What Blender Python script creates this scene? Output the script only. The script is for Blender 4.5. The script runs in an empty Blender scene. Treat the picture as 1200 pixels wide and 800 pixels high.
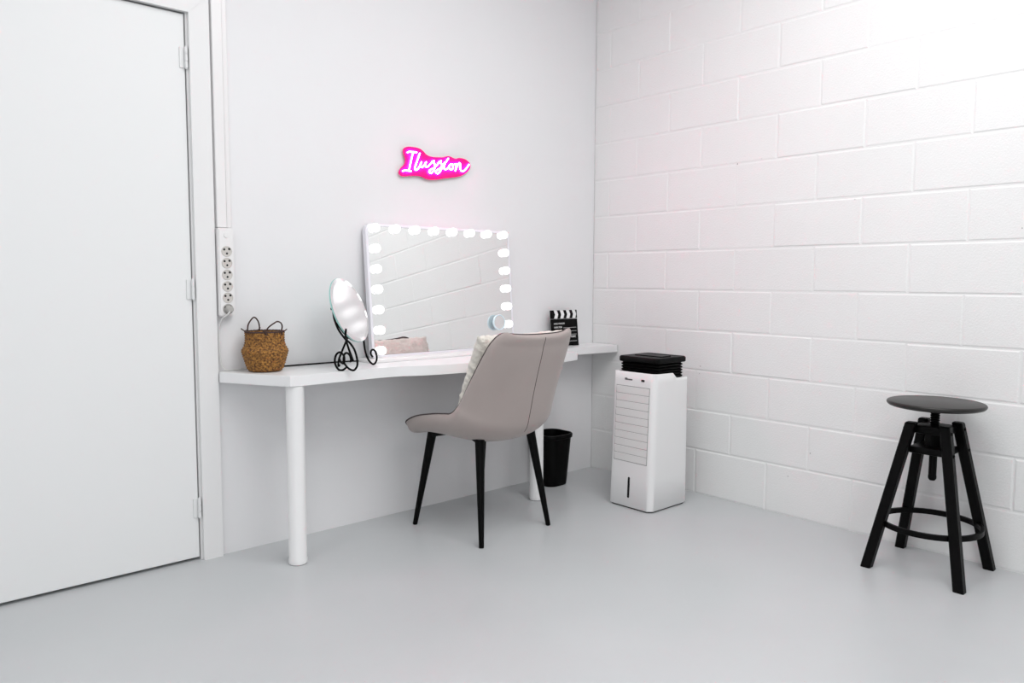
import bpy, bmesh, math, random
import numpy as np
from mathutils import Vector, Matrix, noise

random.seed(7)
sc = bpy.context.scene
col = sc.collection

# ------------------------------------------------------------------ camera
F_PX = 886.0
CAM = Vector((-3.2163, -2.8982, 1.0747))
yaw, pitch, roll = 0.7312025, 0.0812413, 0.0038385
fwd = Vector((math.sin(yaw) * math.cos(pitch), math.cos(yaw) * math.cos(pitch), -math.sin(pitch)))
rt = Vector((math.cos(yaw), -math.sin(yaw), 0))
up = rt.cross(fwd)
rt, up = math.cos(roll) * rt + math.sin(roll) * up, -math.sin(roll) * rt + math.cos(roll) * up
cam_d = bpy.data.cameras.new('camera')
cam = bpy.data.objects.new('camera', cam_d)
col.objects.link(cam)
cam_d.sensor_width = 36
cam_d.lens = 36 * F_PX / 1200
cam_d.clip_start = 0.05
M = Matrix((rt, up, -fwd)).transposed().to_4x4()
M.translation = CAM
cam.matrix_world = M
sc.camera = cam

# ------------------------------------------------------------------ light
sc.view_settings.view_transform = 'Standard'
sc.view_settings.look = 'None'
sc.view_settings.gamma = 1
sc.view_settings.use_curve_mapping = False
sc.view_settings.exposure = 0.20
w = bpy.data.worlds.new('world'); sc.world = w
w.use_nodes = True
w.node_tree.nodes['Background'].inputs[0].default_value = (0.9, 0.95, 1, 1)
w.node_tree.nodes['Background'].inputs[1].default_value = 0.3

def area(name, loc, target, size, power, color=(1, 1, 1)):
    l = bpy.data.lights.new(name, 'AREA')
    l.shape = 'RECTANGLE'; l.size = size[0]; l.size_y = size[1]
    l.energy = power; l.color = color
    o = bpy.data.objects.new(name, l); col.objects.link(o)
    o.location = loc
    o.rotation_euler = (Vector(target) - Vector(loc)).to_track_quat('-Z', 'Y').to_euler()
    return o

area('ceiling_light_centre', (-1.55, -2.05, 2.93), (-1.55, -2.05, 0), (1.8, 1.8), 42, (1, 1, 1))
area('ceiling_light_near_door', (-4.1, -1.5, 2.93), (-4.1, -1.5, 0), (1.0, 1.0), 13, (1, 1, 1))
area('ceiling_light_near_blocks', (-1.9, -3.7, 2.93), (-1.9, -3.7, 0), (1.2, 1.2), 11, (1, 1, 1))
area('daylight_behind_camera', (-4.5, -4.9, 1.6), (-1.6, -0.8, 1.0), (1.8, 1.7), 31, (0.97, 0.99, 1))

# ------------------------------------------------------------------ materials
def mat(name, color, rough=0.5, metal=0.0, spec=0.5, bump=0.0, bscale=60.0, detail=4, emit=None, estr=0.0, var=0.0, vscale=4.0, sheen=0.0, coat=0.0):
    m = bpy.data.materials.new(name); m.use_nodes = True
    nt = m.node_tree; b = nt.nodes['Principled BSDF']
    b.inputs['Base Color'].default_value = (*color, 1)
    b.inputs['Roughness'].default_value = rough
    b.inputs['Metallic'].default_value = metal
    b.inputs['Specular IOR Level'].default_value = spec
    b.inputs['Sheen Weight'].default_value = sheen
    b.inputs['Coat Weight'].default_value = coat
    tc = nt.nodes.new('ShaderNodeTexCoord')
    if bump > 0:
        n = nt.nodes.new('ShaderNodeTexNoise'); n.inputs['Scale'].default_value = bscale; n.inputs['Detail'].default_value = detail
        nt.links.new(tc.outputs['Object'], n.inputs['Vector'])
        bp = nt.nodes.new('ShaderNodeBump'); bp.inputs['Strength'].default_value = 1; bp.inputs['Distance'].default_value = bump
        nt.links.new(n.outputs['Fac'], bp.inputs['Height']); nt.links.new(bp.outputs['Normal'], b.inputs['Normal'])
    if var > 0:
        n2 = nt.nodes.new('ShaderNodeTexNoise'); n2.inputs['Scale'].default_value = vscale; n2.inputs['Detail'].default_value = 5
        nt.links.new(tc.outputs['Object'], n2.inputs['Vector'])
        r = nt.nodes.new('ShaderNodeValToRGB')
        r.color_ramp.elements[0].position = 0.3; r.color_ramp.elements[1].position = 0.7
        r.color_ramp.elements[0].color = (*[c * (1 - var) for c in color], 1)
        r.color_ramp.elements[1].color = (*[min(1, c * (1 + var * .5)) for c in color], 1)
        nt.links.new(n2.outputs['Fac'], r.inputs['Fac']); nt.links.new(r.outputs['Color'], b.inputs['Base Color'])
    if emit:
        b.inputs['Emission Color'].default_value = (*emit, 1)
        b.inputs['Emission Strength'].default_value = estr
    return m

WHITE = (0.80, 0.81, 0.81)
m_plaster = mat('smooth_white_plaster', (0.80, 0.80, 0.81), 0.6, bump=0.0006, bscale=30, var=0.015, vscale=1.5)
m_block = mat('painted_block', (0.80, 0.805, 0.80), 0.55, bump=0.0012, bscale=140, detail=8, var=0.02, vscale=2)
m_ceiling = mat('ceiling_paint', (0.85, 0.85, 0.85), 0.8)
m_door = mat('door_paint', (0.82, 0.83, 0.83), 0.42, bump=0.0003, bscale=12)
m_trim = mat('casing_paint', (0.80, 0.80, 0.80), 0.4)
m_hinge = mat('hinge_paint', (0.78, 0.79, 0.79), 0.35)
m_base_shadow = mat('base_shadow', (0.05, 0.05, 0.05), 0.8)
m_plastic = mat('white_plastic', (0.83, 0.82, 0.82), 0.3)
m_tabletop = mat('tabletop_laminate', (0.84, 0.845, 0.85), 0.32, var=0.015)
m_legw = mat('white_enamel', (0.82, 0.82, 0.82), 0.3)
m_black = mat('matte_black_metal', (0.0012, 0.0012, 0.0012), 0.42, spec=0.10)
m_blackpl = mat('black_plastic', (0.0012, 0.0012, 0.0012), 0.42, spec=0.10)
m_iron = mat('black_iron', (0.0012, 0.0012, 0.0012), 0.42, spec=0.10)
m_stool = mat('black_stained_wood', (0.0012, 0.0012, 0.0012), 0.42, spec=0.10)
m_seat = mat('black_seat_wood', (0.012, 0.0105, 0.009), 0.38, spec=0.42, bump=0.0003, bscale=50)
m_fabric = mat('taupe_fabric', (0.375, 0.322, 0.305), 0.85, bump=0.0006, bscale=500, detail=2, var=0.05, vscale=5, sheen=0.25)
m_piping = mat('dark_piping', (0.06, 0.045, 0.045), 0.7)
m_pillow = mat('cream_fluffy_cloth', (0.80, 0.765, 0.69), 0.95, bump=0.005, bscale=110, detail=6, sheen=0.5, var=0.06, vscale=25)
m_cooler = mat('cooler_white_plastic', (0.80, 0.80, 0.80), 0.3)
m_louver = mat('louver_plastic', (0.77, 0.77, 0.76), 0.35)
m_mirror = mat('mirror_silver', (0.86, 0.865, 0.86), 0.0, metal=1.0)
m_mirror2 = mat('hazy_mirror_silver', (0.95, 0.96, 0.96), 0.16, metal=1.0)
m_mframe = mat('mirror_frame_white', (0.82, 0.81, 0.86), 0.3)
m_bulb = mat('lit_bulb_glass', (1, 1, 1), 0.3, emit=(1, 1, 1), estr=1.0)
m_socket_ring = mat('bulb_collar', (0.85, 0.85, 0.87), 0.25)
m_glassedge = mat('green_glass_edge', (0.35, 0.62, 0.58), 0.1)
m_tube = mat('neon_tube', (1, 0.7, 0.9), 0.3, emit=(1.0, 0.11, 0.42), estr=56.0)
m_board = mat('glow_tinted_acrylic', (0.92, 0.006, 0.20), 0.3, spec=0.2)  # magenta glow of the tubes is put into the board's base colour
m_cord = mat('pale_cord', (0.66, 0.66, 0.65), 0.5)
m_plug = mat('grey_plug', (0.42, 0.41, 0.39), 0.5)
m_ring = mat('socket_face', (0.60, 0.57, 0.54), 0.5)
m_hole = mat('socket_hole', (0.01, 0.01, 0.01), 0.7)
m_print = mat('white_print', (0.85, 0.85, 0.85), 0.6)
m_twine = mat('dark_twine', (0.055, 0.028, 0.022), 0.8)
m_water = mat('dark_slot', (0.008, 0.008, 0.008), 0.2)

# floor: painted concrete, semi gloss
m_floor = mat('painted_concrete_floor', (0.56, 0.585, 0.60), 0.34, bump=0.0004, bscale=9, detail=6)
nt = m_floor.node_tree; bs = nt.nodes['Principled BSDF']
n = nt.nodes.new('ShaderNodeTexNoise'); n.inputs['Scale'].default_value = 1.7; n.inputs['Detail'].default_value = 8
tcn = nt.nodes.new('ShaderNodeTexCoord'); nt.links.new(tcn.outputs['Object'], n.inputs['Vector'])
r = nt.nodes.new('ShaderNodeValToRGB')
r.color_ramp.elements[0].position = 0.3; r.color_ramp.elements[0].color = (0.50, 0.518, 0.527, 1)
r.color_ramp.elements[1].position = 0.7; r.color_ramp.elements[1].color = (0.535, 0.551, 0.56, 1)
nt.links.new(n.outputs['Fac'], r.inputs['Fac']); nt.links.new(r.outputs['Color'], bs.inputs['Base Color'])
mr = nt.nodes.new('ShaderNodeMapRange'); mr.inputs['To Min'].default_value = 0.28; mr.inputs['To Max'].default_value = 0.42
nt.links.new(n.outputs['Fac'], mr.inputs['Value']); nt.links.new(mr.outputs['Result'], bs.inputs['Roughness'])

# block wall pits: tiny dark pin holes in the paint
nt = m_block.node_tree; bs = nt.nodes['Principled BSDF']
v = nt.nodes.new('ShaderNodeTexVoronoi'); v.inputs['Scale'].default_value = 22
tcn = nt.nodes.new('ShaderNodeTexCoord'); nt.links.new(tcn.outputs['Object'], v.inputs['Vector'])
n = nt.nodes.new('ShaderNodeTexNoise'); n.inputs['Scale'].default_value = 2.6; n.inputs['Detail'].default_value = 2
nt.links.new(tcn.outputs['Object'], n.inputs['Vector'])
m1 = nt.nodes.new('ShaderNodeMapRange'); m1.inputs['From Min'].default_value = 0.55; m1.inputs['From Max'].default_value = 0.75
m1.inputs['To Min'].default_value = 0.0; m1.inputs['To Max'].default_value = 0.085
nt.links.new(n.outputs['Fac'], m1.inputs['Value'])
lt = nt.nodes.new('ShaderNodeMath'); lt.operation = 'LESS_THAN'
nt.links.new(v.outputs['Distance'], lt.inputs[0]); nt.links.new(m1.outputs['Result'], lt.inputs[1])
mx = nt.nodes.new('ShaderNodeMix'); mx.data_type = 'RGBA'
src = bs.inputs['Base Color'].links[0].from_socket
nt.links.new(lt.outputs[0], mx.inputs['Factor']); nt.links.new(src, mx.inputs['A'])
mx.inputs['B'].default_value = (0.28, 0.28, 0.28, 1)
nt.links.new(mx.outputs['Result'], bs.inputs['Base Color'])

# basket weave
m_basket = mat('woven_seagrass', (0.36, 0.17, 0.035), 0.75, bump=0.003, bscale=160, detail=3)
nt = m_basket.node_tree; bs = nt.nodes['Principled BSDF']
n = nt.nodes.new('ShaderNodeTexNoise'); n.inputs['Scale'].default_value = 130; n.inputs['Detail'].default_value = 3
tcn = nt.nodes.new('ShaderNodeTexCoord'); nt.links.new(tcn.outputs['Object'], n.inputs['Vector'])
r = nt.nodes.new('ShaderNodeValToRGB')
r.color_ramp.elements[0].position = 0.36; r.color_ramp.elements[0].color = (0.075, 0.026, 0.006, 1)
r.color_ramp.elements[1].position = 0.66; r.color_ramp.elements[1].color = (0.43, 0.20, 0.038, 1)
nt.links.new(n.outputs['Fac'], r.inputs['Fac']); nt.links.new(r.outputs['Color'], bs.inputs['Base Color'])

# ------------------------------------------------------------------ helpers
def props(o, label=None, cat=None, group=None, kind=None):
    if label: o['label'] = label
    if cat: o['category'] = cat
    if group: o['group'] = group
    if kind: o['kind'] = kind
    return o

def thing(name, label, cat, loc, rotz=0.0, group=None):
    o = bpy.data.objects.new(name, None); col.objects.link(o)
    o.location = loc; o.rotation_euler = (0, 0, rotz); o.empty_display_size = 0.05
    return props(o, label, cat, group)

def obj(name, bm, m, parent=None, smooth=True, angle=40, origin=None, label=None):
    """link a bmesh as ONE object. Coordinates are local to the parent (world for top level)."""
    bmesh.ops.recalc_face_normals(bm, faces=bm.faces[:])
    me = bpy.data.meshes.new(name)
    if origin is not None:
        bmesh.ops.translate(bm, vec=-Vector(origin), verts=bm.verts[:])
    bm.to_mesh(me); bm.free()
    me.materials.append(m)
    if smooth:
        me.polygons.foreach_set('use_smooth', [True] * len(me.polygons))
        me.set_sharp_from_angle(angle=math.radians(angle))
    o = bpy.data.objects.new(name, me); col.objects.link(o)
    if origin is not None: o.location = origin
    if parent is not None: o.parent = parent
    if label: o['label'] = label
    return o

def box(bm, lo, hi, bevel=0.0, seg=2, rot=None):
    lo, hi = Vector(lo), Vector(hi)
    c = (lo + hi) / 2; s = hi - lo
    mtx = Matrix.Translation(c) @ (rot if rot is not None else Matrix.Identity(4)) @ Matrix.Diagonal((*s, 1))
    g = bmesh.ops.create_cube(bm, size=1, matrix=mtx)
    if bevel > 0:
        vs = set(g['verts'])
        es = [e for e in bm.edges if e.verts[0] in vs and e.verts[1] in vs]
        bmesh.ops.bevel(bm, geom=es, offset=bevel, segments=seg, affect='EDGES', profile=0.5)

def new_box(lo, hi, bevel=0.0, seg=2, rot=None):
    bm = bmesh.new(); box(bm, lo, hi, bevel, seg, rot); return bm

def tube(bm, pts, rad, seg=12, closed=False, cap=True, flat=None):
    pts = [Vector(p) for p in pts]; n = len(pts)
    rad = rad if isinstance(rad, (list, tuple)) else [rad] * n
    tg = []
    for i in range(n):
        a = pts[(i - 1) % n] if (closed or i > 0) else pts[i]
        b = pts[(i + 1) % n] if (closed or i < n - 1) else pts[i]
        tg.append((b - a).normalized())
    ref = Vector((0, 0, 1)) if abs(tg[0].z) < 0.9 else Vector((1, 0, 0))
    nx = (ref - ref.dot(tg[0]) * tg[0]).normalized()
    rings = []
    for i in range(n):
        nx = (nx - nx.dot(tg[i]) * tg[i])
        nx = nx.normalized() if nx.length > 1e-6 else tg[i].orthogonal().normalized()
        ny = tg[i].cross(nx)
        ring = []
        for k in range(seg):
            a = 2 * math.pi * k / seg
            ring.append(bm.verts.new(pts[i] + rad[i] * (math.cos(a) * nx + math.sin(a) * ny)))
        rings.append(ring)
    for i in range(n if closed else n - 1):
        A, B = rings[i], rings[(i + 1) % n]
        for k in range(seg):
            bm.faces.new((A[k], A[(k + 1) % seg], B[(k + 1) % seg], B[k]))
    if cap and not closed:
        bm.faces.new(rings[0][::-1]); bm.faces.new(rings[-1])

def smooth_path(pts, sub=6, closed=False):
    P = [Vector(p) for p in pts]; n = len(P); out = []
    for i in range(n if closed else n - 1):
        if closed: p0, p1, p2, p3 = P[i - 1], P[i], P[(i + 1) % n], P[(i + 2) % n]
        else:
            p1, p2 = P[i], P[i + 1]
            p0 = P[i - 1] if i > 0 else p1 * 2 - p2
            p3 = P[i + 2] if i + 2 < n else p2 * 2 - p1
        for k in range(sub):
            t = k / sub
            out.append(0.5 * ((2 * p1) + (p2 - p0) * t + (2 * p0 - 5 * p1 + 4 * p2 - p3) * t * t + (3 * p1 - p0 - 3 * p2 + p3) * t ** 3))
    if not closed: out.append(P[-1])
    return out

def lathe(bm, prof, seg=48, c=(0, 0, 0), axis='Z', fn=None):
    c = Vector(c); rings = []
    def pos(r_, h_, a):
        if fn: r_ = fn(r_, h_, a)
        x, y = r_ * math.cos(a), r_ * math.sin(a)
        return c + (Vector((x, y, h_)) if axis == 'Z' else Vector((x, h_, y)) if axis == 'Y' else Vector((h_, x, y)))
    for (r_, h_) in prof:
        if r_ < 1e-6: rings.append([bm.verts.new(pos(0, h_, 0))])
        else: rings.append([bm.verts.new(pos(r_, h_, 2 * math.pi * k / seg)) for k in range(seg)])
    for A, B in zip(rings, rings[1:]):
        for k in range(seg):
            k2 = (k + 1) % seg
            if len(A) == 1 and len(B) == 1: continue
            if len(A) == 1: bm.faces.new((A[0], B[k], B[k2]))
            elif len(B) == 1: bm.faces.new((A[k], A[k2], B[0]))
            else: bm.faces.new((A[k], A[k2], B[k2], B[k]))

def prism(bm, poly, axis, a0, a1):
    """extrude 2D polygon along axis. axis 'Z': (x,y); 'Y': (x,z); 'X': (y,z)"""
    def P(p, a):
        return {'Z': (p[0], p[1], a), 'Y': (p[0], a, p[1]), 'X': (a, p[0], p[1])}[axis]
    A = [bm.verts.new(P(p, a0)) for p in poly]; B = [bm.verts.new(P(p, a1)) for p in poly]
    n = len(poly)
    bm.faces.new(A); bm.faces.new(B[::-1])
    for i in range(n): bm.faces.new((A[i], B[i], B[(i + 1) % n], A[(i + 1) % n]))

def rrect(x0, x1, y0, y1, r, seg=6):
    out = []
    rr = r if isinstance(r, (list, tuple)) else [r] * 4
    for (cx, cy, a0, q) in ((x1, y1, 0, rr[0]), (x0, y1, 90, rr[1]), (x0, y0, 180, rr[2]), (x1, y0, 270, rr[3])):
        sx = -1 if cx == x1 else 1; sy = -1 if cy == y1 else 1
        for k in range(seg + 1):
            a = math.radians(a0 + 90 * k / seg)
            out.append((cx + sx * q + q * math.cos(a), cy + sy * q + q * math.sin(a)))
    return out

def loft(bm, rings, cap0=True, cap1=True, closed=True):
    R = [[bm.verts.new(p) for p in ring] for ring in rings]
    n = len(R[0])
    for A, B in zip(R, R[1:]):
        for k in range(n):
            bm.faces.new((A[k], A[(k + 1) % n], B[(k + 1) % n], B[k]))
    if cap0: bm.faces.new(R[0][::-1])
    if cap1: bm.faces.new(R[-1])
    return R

def text_bm(body, size, spacing=1.0, extrude=0.0004):
    cu = bpy.data.curves.new('txt', 'FONT'); cu.body = body; cu.size = size; cu.extrude = extrude
    cu.space_character = spacing
    o = bpy.data.objects.new('txt', cu); col.objects.link(o)
    dg = bpy.context.evaluated_depsgraph_get(); dg.update()
    me = bpy.data.meshes.new_from_object(o.evaluated_get(dg))
    bm = bmesh.new(); bm.from_mesh(me)
    bpy.data.objects.remove(o); bpy.data.meshes.remove(me); bpy.data.curves.remove(cu)
    return bm

def S(o): o['kind'] = 'structure'; return o

# ================================================================== SETTING
H = 3.0
bm = new_box((-5.2, -5.2, -0.12), (0.15, 0.15, 0.0)); S(obj('floor', bm, m_floor, smooth=False))
bm = new_box((-5.2, -5.2, H), (0.15, 0.15, H + 0.1)); S(obj('ceiling', bm, m_ceiling, smooth=False))

# wall with the door opening (plane y = 0)
DX0, DX1, DZ = -3.115, -2.216, 2.03
bm = bmesh.new()
box(bm, (-5.2, 0, 0), (DX0 - 0.03, 0.12, H)); box(bm, (DX1 + 0.008, 0, 0), (0.0, 0.12, H)); box(bm, (DX0 - 0.03, 0, DZ + 0.02), (DX1 + 0.008, 0.12, H))
S(obj('wall_left', bm, m_plaster, smooth=False))

# painted block wall (plane x = 0): every block face slightly proud of its joints
bm = bmesh.new()
zs = [0.0, 0.2264] + [0.2264 + 0.2 * k for k in range(1, 15)]
zs = [z for z in zs if z < H] + [H]
PW = 0.3967
for i in range(len(zs) - 1):
    ph = -0.308 if i % 2 == 0 else -0.108
    js = [0.0]; y = ph
    while y > -5.2: js.append(y + random.uniform(-.004, .004)); y -= PW
    js.append(-5.2)
    for a, b in zip(js, js[1:]):
        y1, y0, z0, z1 = a, b, zs[i], zs[i + 1]
        dx = random.uniform(-0.0009, 0.0009)
        g = [0.0016 + 0.0022 * random.random() for _ in range(4)]
        d = 0.0017
        if random.random() < 0.25: g[0] = 0.0008
        s = 0.0055
        out = [(d, y0, z0), (d, y1, z0), (d, y1, z1), (d, y0, z1)]
        mid = [(d, y0 + g[0], z0 + g[2]), (d, y1 - g[1], z0 + g[2]), (d, y1 - g[1], z1 - g[3]), (d, y0 + g[0], z1 - g[3])]
        inn = [(dx, y0 + g[0] + s, z0 + g[2] + s), (dx, y1 - g[1] - s, z0 + g[2] + s), (dx, y1 - g[1] - s, z1 - g[3] - s), (dx, y0 + g[0] + s, z1 - g[3] - s)]
        V = [[bm.verts.new(p) for p in q] for q in (out, mid, inn)]
        for A, B in zip(V, V[1:]):
            for k in range(4): bm.faces.new((A[k], A[(k + 1) % 4], B[(k + 1) % 4], B[k]))
        bm.faces.new(V[2])
box(bm, (0.0024, -5.2, 0), (0.12, 0.12, H))
me = bpy.data.meshes.new('wall_right')
bm.normal_update()
for f in bm.faces:
    if f.calc_center_median().x < 0.0022 and f.normal.x > 0: f.normal_flip()
bm.to_mesh(me); bm.free(); me.materials.append(m_block)
o = bpy.data.objects.new('wall_right', me); col.objects.link(o); S(o)

S(obj('wall_back', new_box((-5.2, -5.32, 0), (0.12, -5.2, H)), m_plaster, smooth=False))
S(obj('wall_far', new_box((-5.32, -5.32, 0), (-5.2, 0.12, H)), m_plaster, smooth=False))

# door, hinges, casing
door = S(obj('door_1', new_box((DX0, 0.004, 0.012), (DX1 - 0.003, 0.044, DZ), 0.0015, 1), m_door, smooth=False))
for z in (1.874, 1.035, 0.205):
    bm = bmesh.new()
    for k in range(3):
        tube(bm, [(-2.2175, -0.007, z - 0.036 + 0.0245 * k), (-2.2175, -0.007, z - 0.036 + 0.0245 * k + 0.0225)], 0.0062, 10)
    tube(bm, [(-2.2175, -0.007, z - 0.040), (-2.2175, -0.007, z + 0.041)], 0.004, 8)
    box(bm, (-2.238, -0.0005, z - 0.036), (-2.2175, 0.006, z + 0.036))
    obj('hinge', bm, m_hinge, door)
# lever handle on the far edge of the door
bm = bmesh.new()
lathe(bm, [(0, -0.006), (0.025, -0.006), (0.025, 0.006), (0, 0.006)], 24, (DX0 + 0.06, 0, 1.03), 'Y')
tube(bm, smooth_path([(DX0 + 0.06, 0.0, 1.03), (DX0 + 0.06, -0.04, 1.03), (DX0 + 0.08, -0.05, 1.03), (DX0 + 0.18, -0.05, 1.03)]), 0.009, 12)
obj('door_handle', bm, m_hinge, door)

cw = 0.073
cy0, cy1 = -0.017, 0.0
x_in, x_out = -2.2085, -2.2085 + cw
bm = bmesh.new(); prism(bm, [(x_in, 0), (x_out, 0), (x_out, DZ + cw), (x_in, DZ + 0.004)], 'Y', cy0, cy1)
S(obj('trim_1', bm, m_trim, smooth=False))
xi2 = DX0 - 0.008; xo2 = xi2 - cw
bm = bmesh.new(); prism(bm, [(xi2, 0), (xo2, 0), (xo2, DZ + cw), (xi2, DZ + 0.004)], 'Y', cy0, cy1)
S(obj('trim_2', bm, m_trim, smooth=False))
bm = bmesh.new(); prism(bm, [(xi2, DZ + 0.0046), (x_in, DZ + 0.0046), (x_out, DZ + cw + 0.0006), (xo2, DZ + cw + 0.0006)], 'Y', cy0, cy1)
S(obj('trim_3', bm, m_trim, smooth=False))
# door lining behind the leaf
bm = bmesh.new()
box(bm, (DX1 + 0.001, 0.0002, 0), (DX1 + 0.008, 0.12, DZ + 0.012)); box(bm, (DX0 - 0.03, 0.0002, 0), (DX0 - 0.004, 0.12, DZ + 0.012)); box(bm, (DX0 - 0.03, 0.0002, DZ + 0.006), (DX1 + 0.008, 0.12, DZ + 0.02))
box(bm, (DX0 - 0.03, 0.06, 0), (DX1 + 0.008, 0.12, DZ + 0.012))
S(obj('trim_4', bm, m_trim, smooth=False))

# cable duct running down the wall beside the casing
t = thing('cable_duct', 'white plastic cable duct running up the wall beside the door casing', 'cable duct', (-2.098, 0, 1.27))
def loc(bm, t):
    bmesh.ops.translate(bm, vec=-Vector(t.location), verts=bm.verts[:]); return bm
obj('duct_channel', loc(new_box((-2.127, -0.018, 1.268), (-2.088, 0, 2.995), 0.002, 1), t), m_plastic, t)
bm = bmesh.new(); box(bm, (-2.086, -0.009, 1.268), (-2.068, 0, 2.995), 0.0015, 1)
obj('duct_lid', loc(bm, t), m_plastic, t)

# ================================================================== TABLE
TB, TT = 0.68, 0.72
t = thing('wall_table', 'long white wall-mounted table with an angled left end on two round legs', 'table', (-1.1, -0.15, 0))
front = smooth_path([(-1.987, -0.312, 0), (-1.75, -0.300, 0), (-1.53, -0.302, 0), (-1.40, -0.352, 0), (-1.2, -0.384, 0), (-0.9, -0.384, 0), (-0.625, -0.362, 0), (-0.479, -0.334, 0)], 6)
poly = [(-2.130, -0.004)] + [(-2.137, -0.03)] + [(p.x, p.y) for p in front] + [(-0.474, -0.160), (-0.30, -0.155), (-0.012, -0.195), (-0.004, -0.190), (-0.004, -0.004)]
bm = bmesh.new(); prism(bm, poly, 'Z', TB, TT)
es = [e for e in bm.edges if abs(e.verts[0].co.z - e.verts[1].co.z) < 1e-6]
bmesh.ops.bevel(bm, geom=es, offset=0.0025, segments=2, affect='EDGES')
obj('tabletop', loc(bm, t), m_tabletop, t)
for (lx, ly) in ((-1.952, -0.277), (-0.69, -0.265)):
    bm = bmesh.new()
    lathe(bm, [(0, 0.0), (0.030, 0.0), (0.0345, 0.004), (0.0345, 0.02), (0.0335, 0.022), (0.0335, TB - 0.001), (0, TB - 0.001)], 40, (lx, ly, 0))
    obj('leg', loc(bm, t), m_legw, t)
# small brackets under the wall side
for x in (-1.7, -1.2, -0.75):
    bm = new_box((x - 0.012, -0.12, TB - 0.022), (x + 0.012, -0.001, TB - 0.0005), 0.002, 1)
    obj('bracket', loc(bm, t), m_legw, t)

# ================================================================== POWER STRIP
t = thing('power_strip', 'long white six-socket power strip mounted upright beside the door casing', 'power strip', (-2.101, 0, 0.93))
px0, px1, pz0, pz1, pd = -2.131, -2.071, 0.932, 1.266, 0.036
bm = bmesh.new(); prism(bm, rrect(px0, px1, pz0, pz1, 0.008, 4), 'Y', -pd, -0.001)
es = [e for e in bm.edges if all(abs(v.co.y + pd) < 1e-6 for v in e.verts)]
bmesh.ops.bevel(bm, geom=es, offset=0.004, segments=2, affect='EDGES')
obj('strip_body', loc(bm, t), m_plastic, t)
sx = -2.0995
bm = bmesh.new(); lathe(bm, [(0, -pd - 0.002), (0.010, -pd - 0.002), (0.011, -pd + 0.001), (0, -pd + 0.001)], 24, (sx, 0, 1.240), 'Y')
obj('switch', loc(bm, t), m_plastic, t)
szs = [1.178, 1.134, 1.090, 1.046, 1.003, 0.960]
for z in szs:
    bm = bmesh.new()
    lathe(bm, [(0.0, -pd - 0.0008), (0.0165, -pd - 0.0008), (0.0175, -pd - 0.0024), (0.0195, -pd - 0.0024), (0.0205, -pd + 0.001), (0, -pd + 0.001)], 28, (sx, 0, z), 'Y')
    s = obj('socket', loc(bm, t), m_ring if z > 0.97 else m_plug, t)
    bm = bmesh.new()
    for (dx, dz, rr) in ((-0.0095, 0.007, 0.0042), (0.0095, 0.009, 0.0046), (0.0005, -0.008, 0.0040)):
        lathe(bm, [(0, -pd - 0.0014), (rr, -pd - 0.0014), (rr, -pd), (0, -pd)], 12, (sx + dx, 0, z + dz), 'Y')
    obj('pin_hole', loc(bm, t), m_hole, s)

# plug with cord hanging from the bottom socket
t = thing('plug_and_cord', 'grey plug in the lowest socket with a pale cord dropping to the table', 'plug', (sx, -pd, 0.960))
bm = bmesh.new()
lathe(bm, [(0, -0.026), (0.010, -0.026), (0.0125, -0.023), (0.0135, -0.0028), (0, -0.0028)], 28, (0, 0, 0), 'Y')
obj('plug', bm, m_plug, t)
bm = bmesh.new()
pts = [(sx - 0.002, -pd - 0.022, 0.956), (sx - 0.010, -pd - 0.024, 0.942), (sx - 0.022, -0.040, 0.925), (-2.128, -0.022, 0.900), (-2.130, -0.012, 0.86), (-2.127, -0.012, 0.80), (-2.124, -0.014, 0.755), (-2.116, -0.016, 0.733), (-2.100, -0.020, 0.7245), (-2.07, -0.018, 0.7242), (-1.95, -0.010, 0.7242), (-1.80, -0.009, 0.7242)]
tube(bm, smooth_path(pts, 6), 0.0032, 8); obj('cord', loc(bm, t), m_cord, t)

# black cable lying along the back of the table
bm = bmesh.new()
tube(bm, smooth_path([(-1.93, -0.022, 0.7238), (-1.80, -0.019, 0.7238), (-1.70, -0.020, 0.7238), (-1.60, -0.022, 0.7238), (-1.54, -0.034, 0.7238), (-1.50, -0.040, 0.732)], 8), 0.003, 8)
props(obj('power_cable', bm, m_blackpl, origin=(-1.7, -0.02, 0.7205)), 'thin black cable lying on the table along the wall between basket and lit mirror', 'cable')

# ================================================================== BASKET
bc = Vector((-1.985, -0.098, TT))
t = thing('woven_basket', 'small brown woven belly basket with two dark handles on the left end of the table', 'basket', bc)
prof_pts = [(0.0, 0.003), (0.050, 0.001), (0.060, 0.004), (0.0665, 0.012), (0.073, 0.030), (0.079, 0.052), (0.085, 0.072), (0.0865, 0.080), (0.083, 0.087), (0.077, 0.098), (0.073, 0.112), (0.072, 0.130), (0.0725, 0.146), (0.073, 0.152)]
def prof_at(z):
    for (r0, z0), (r1, z1) in zip(prof_pts[1:], prof_pts[2:]):
        if z <= z1: return r0 + (r1 - r0) * max(0, (z - z0)) / (z1 - z0)
    return prof_pts[-1][0]
NR, NA = 17, 34
def weave(r_, h_, a):
    if r_ < 0.055: return r_
    row = h_ / 0.152 * NR
    k = math.floor(row); ph = (row - k)
    return r_ + 0.0024 * math.sin(math.pi * ph) * (0.75 + 0.55 * math.sin(NA * a + (k % 2) * math.pi)) - 0.0008 + 0.0007 * noise.noise((a * 9, h_ * 160, 0))
outer = [(0, 0.003), (0.05, 0.0015)] + [(prof_at(0.0015 + 0.1505 * i / 102), 0.0015 + 0.1505 * i / 102) for i in range(103)]
bm = bmesh.new(); lathe(bm, outer, 204, fn=weave)
lathe(bm, [(0.0735, 0.152), (0.068, 0.152), (0.067, 0.12), (0.076, 0.085), (0.06, 0.012), (0, 0.010)], 64)
obj('basket_body', bm, m_basket, t, angle=80)
bm = bmesh.new()
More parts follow.
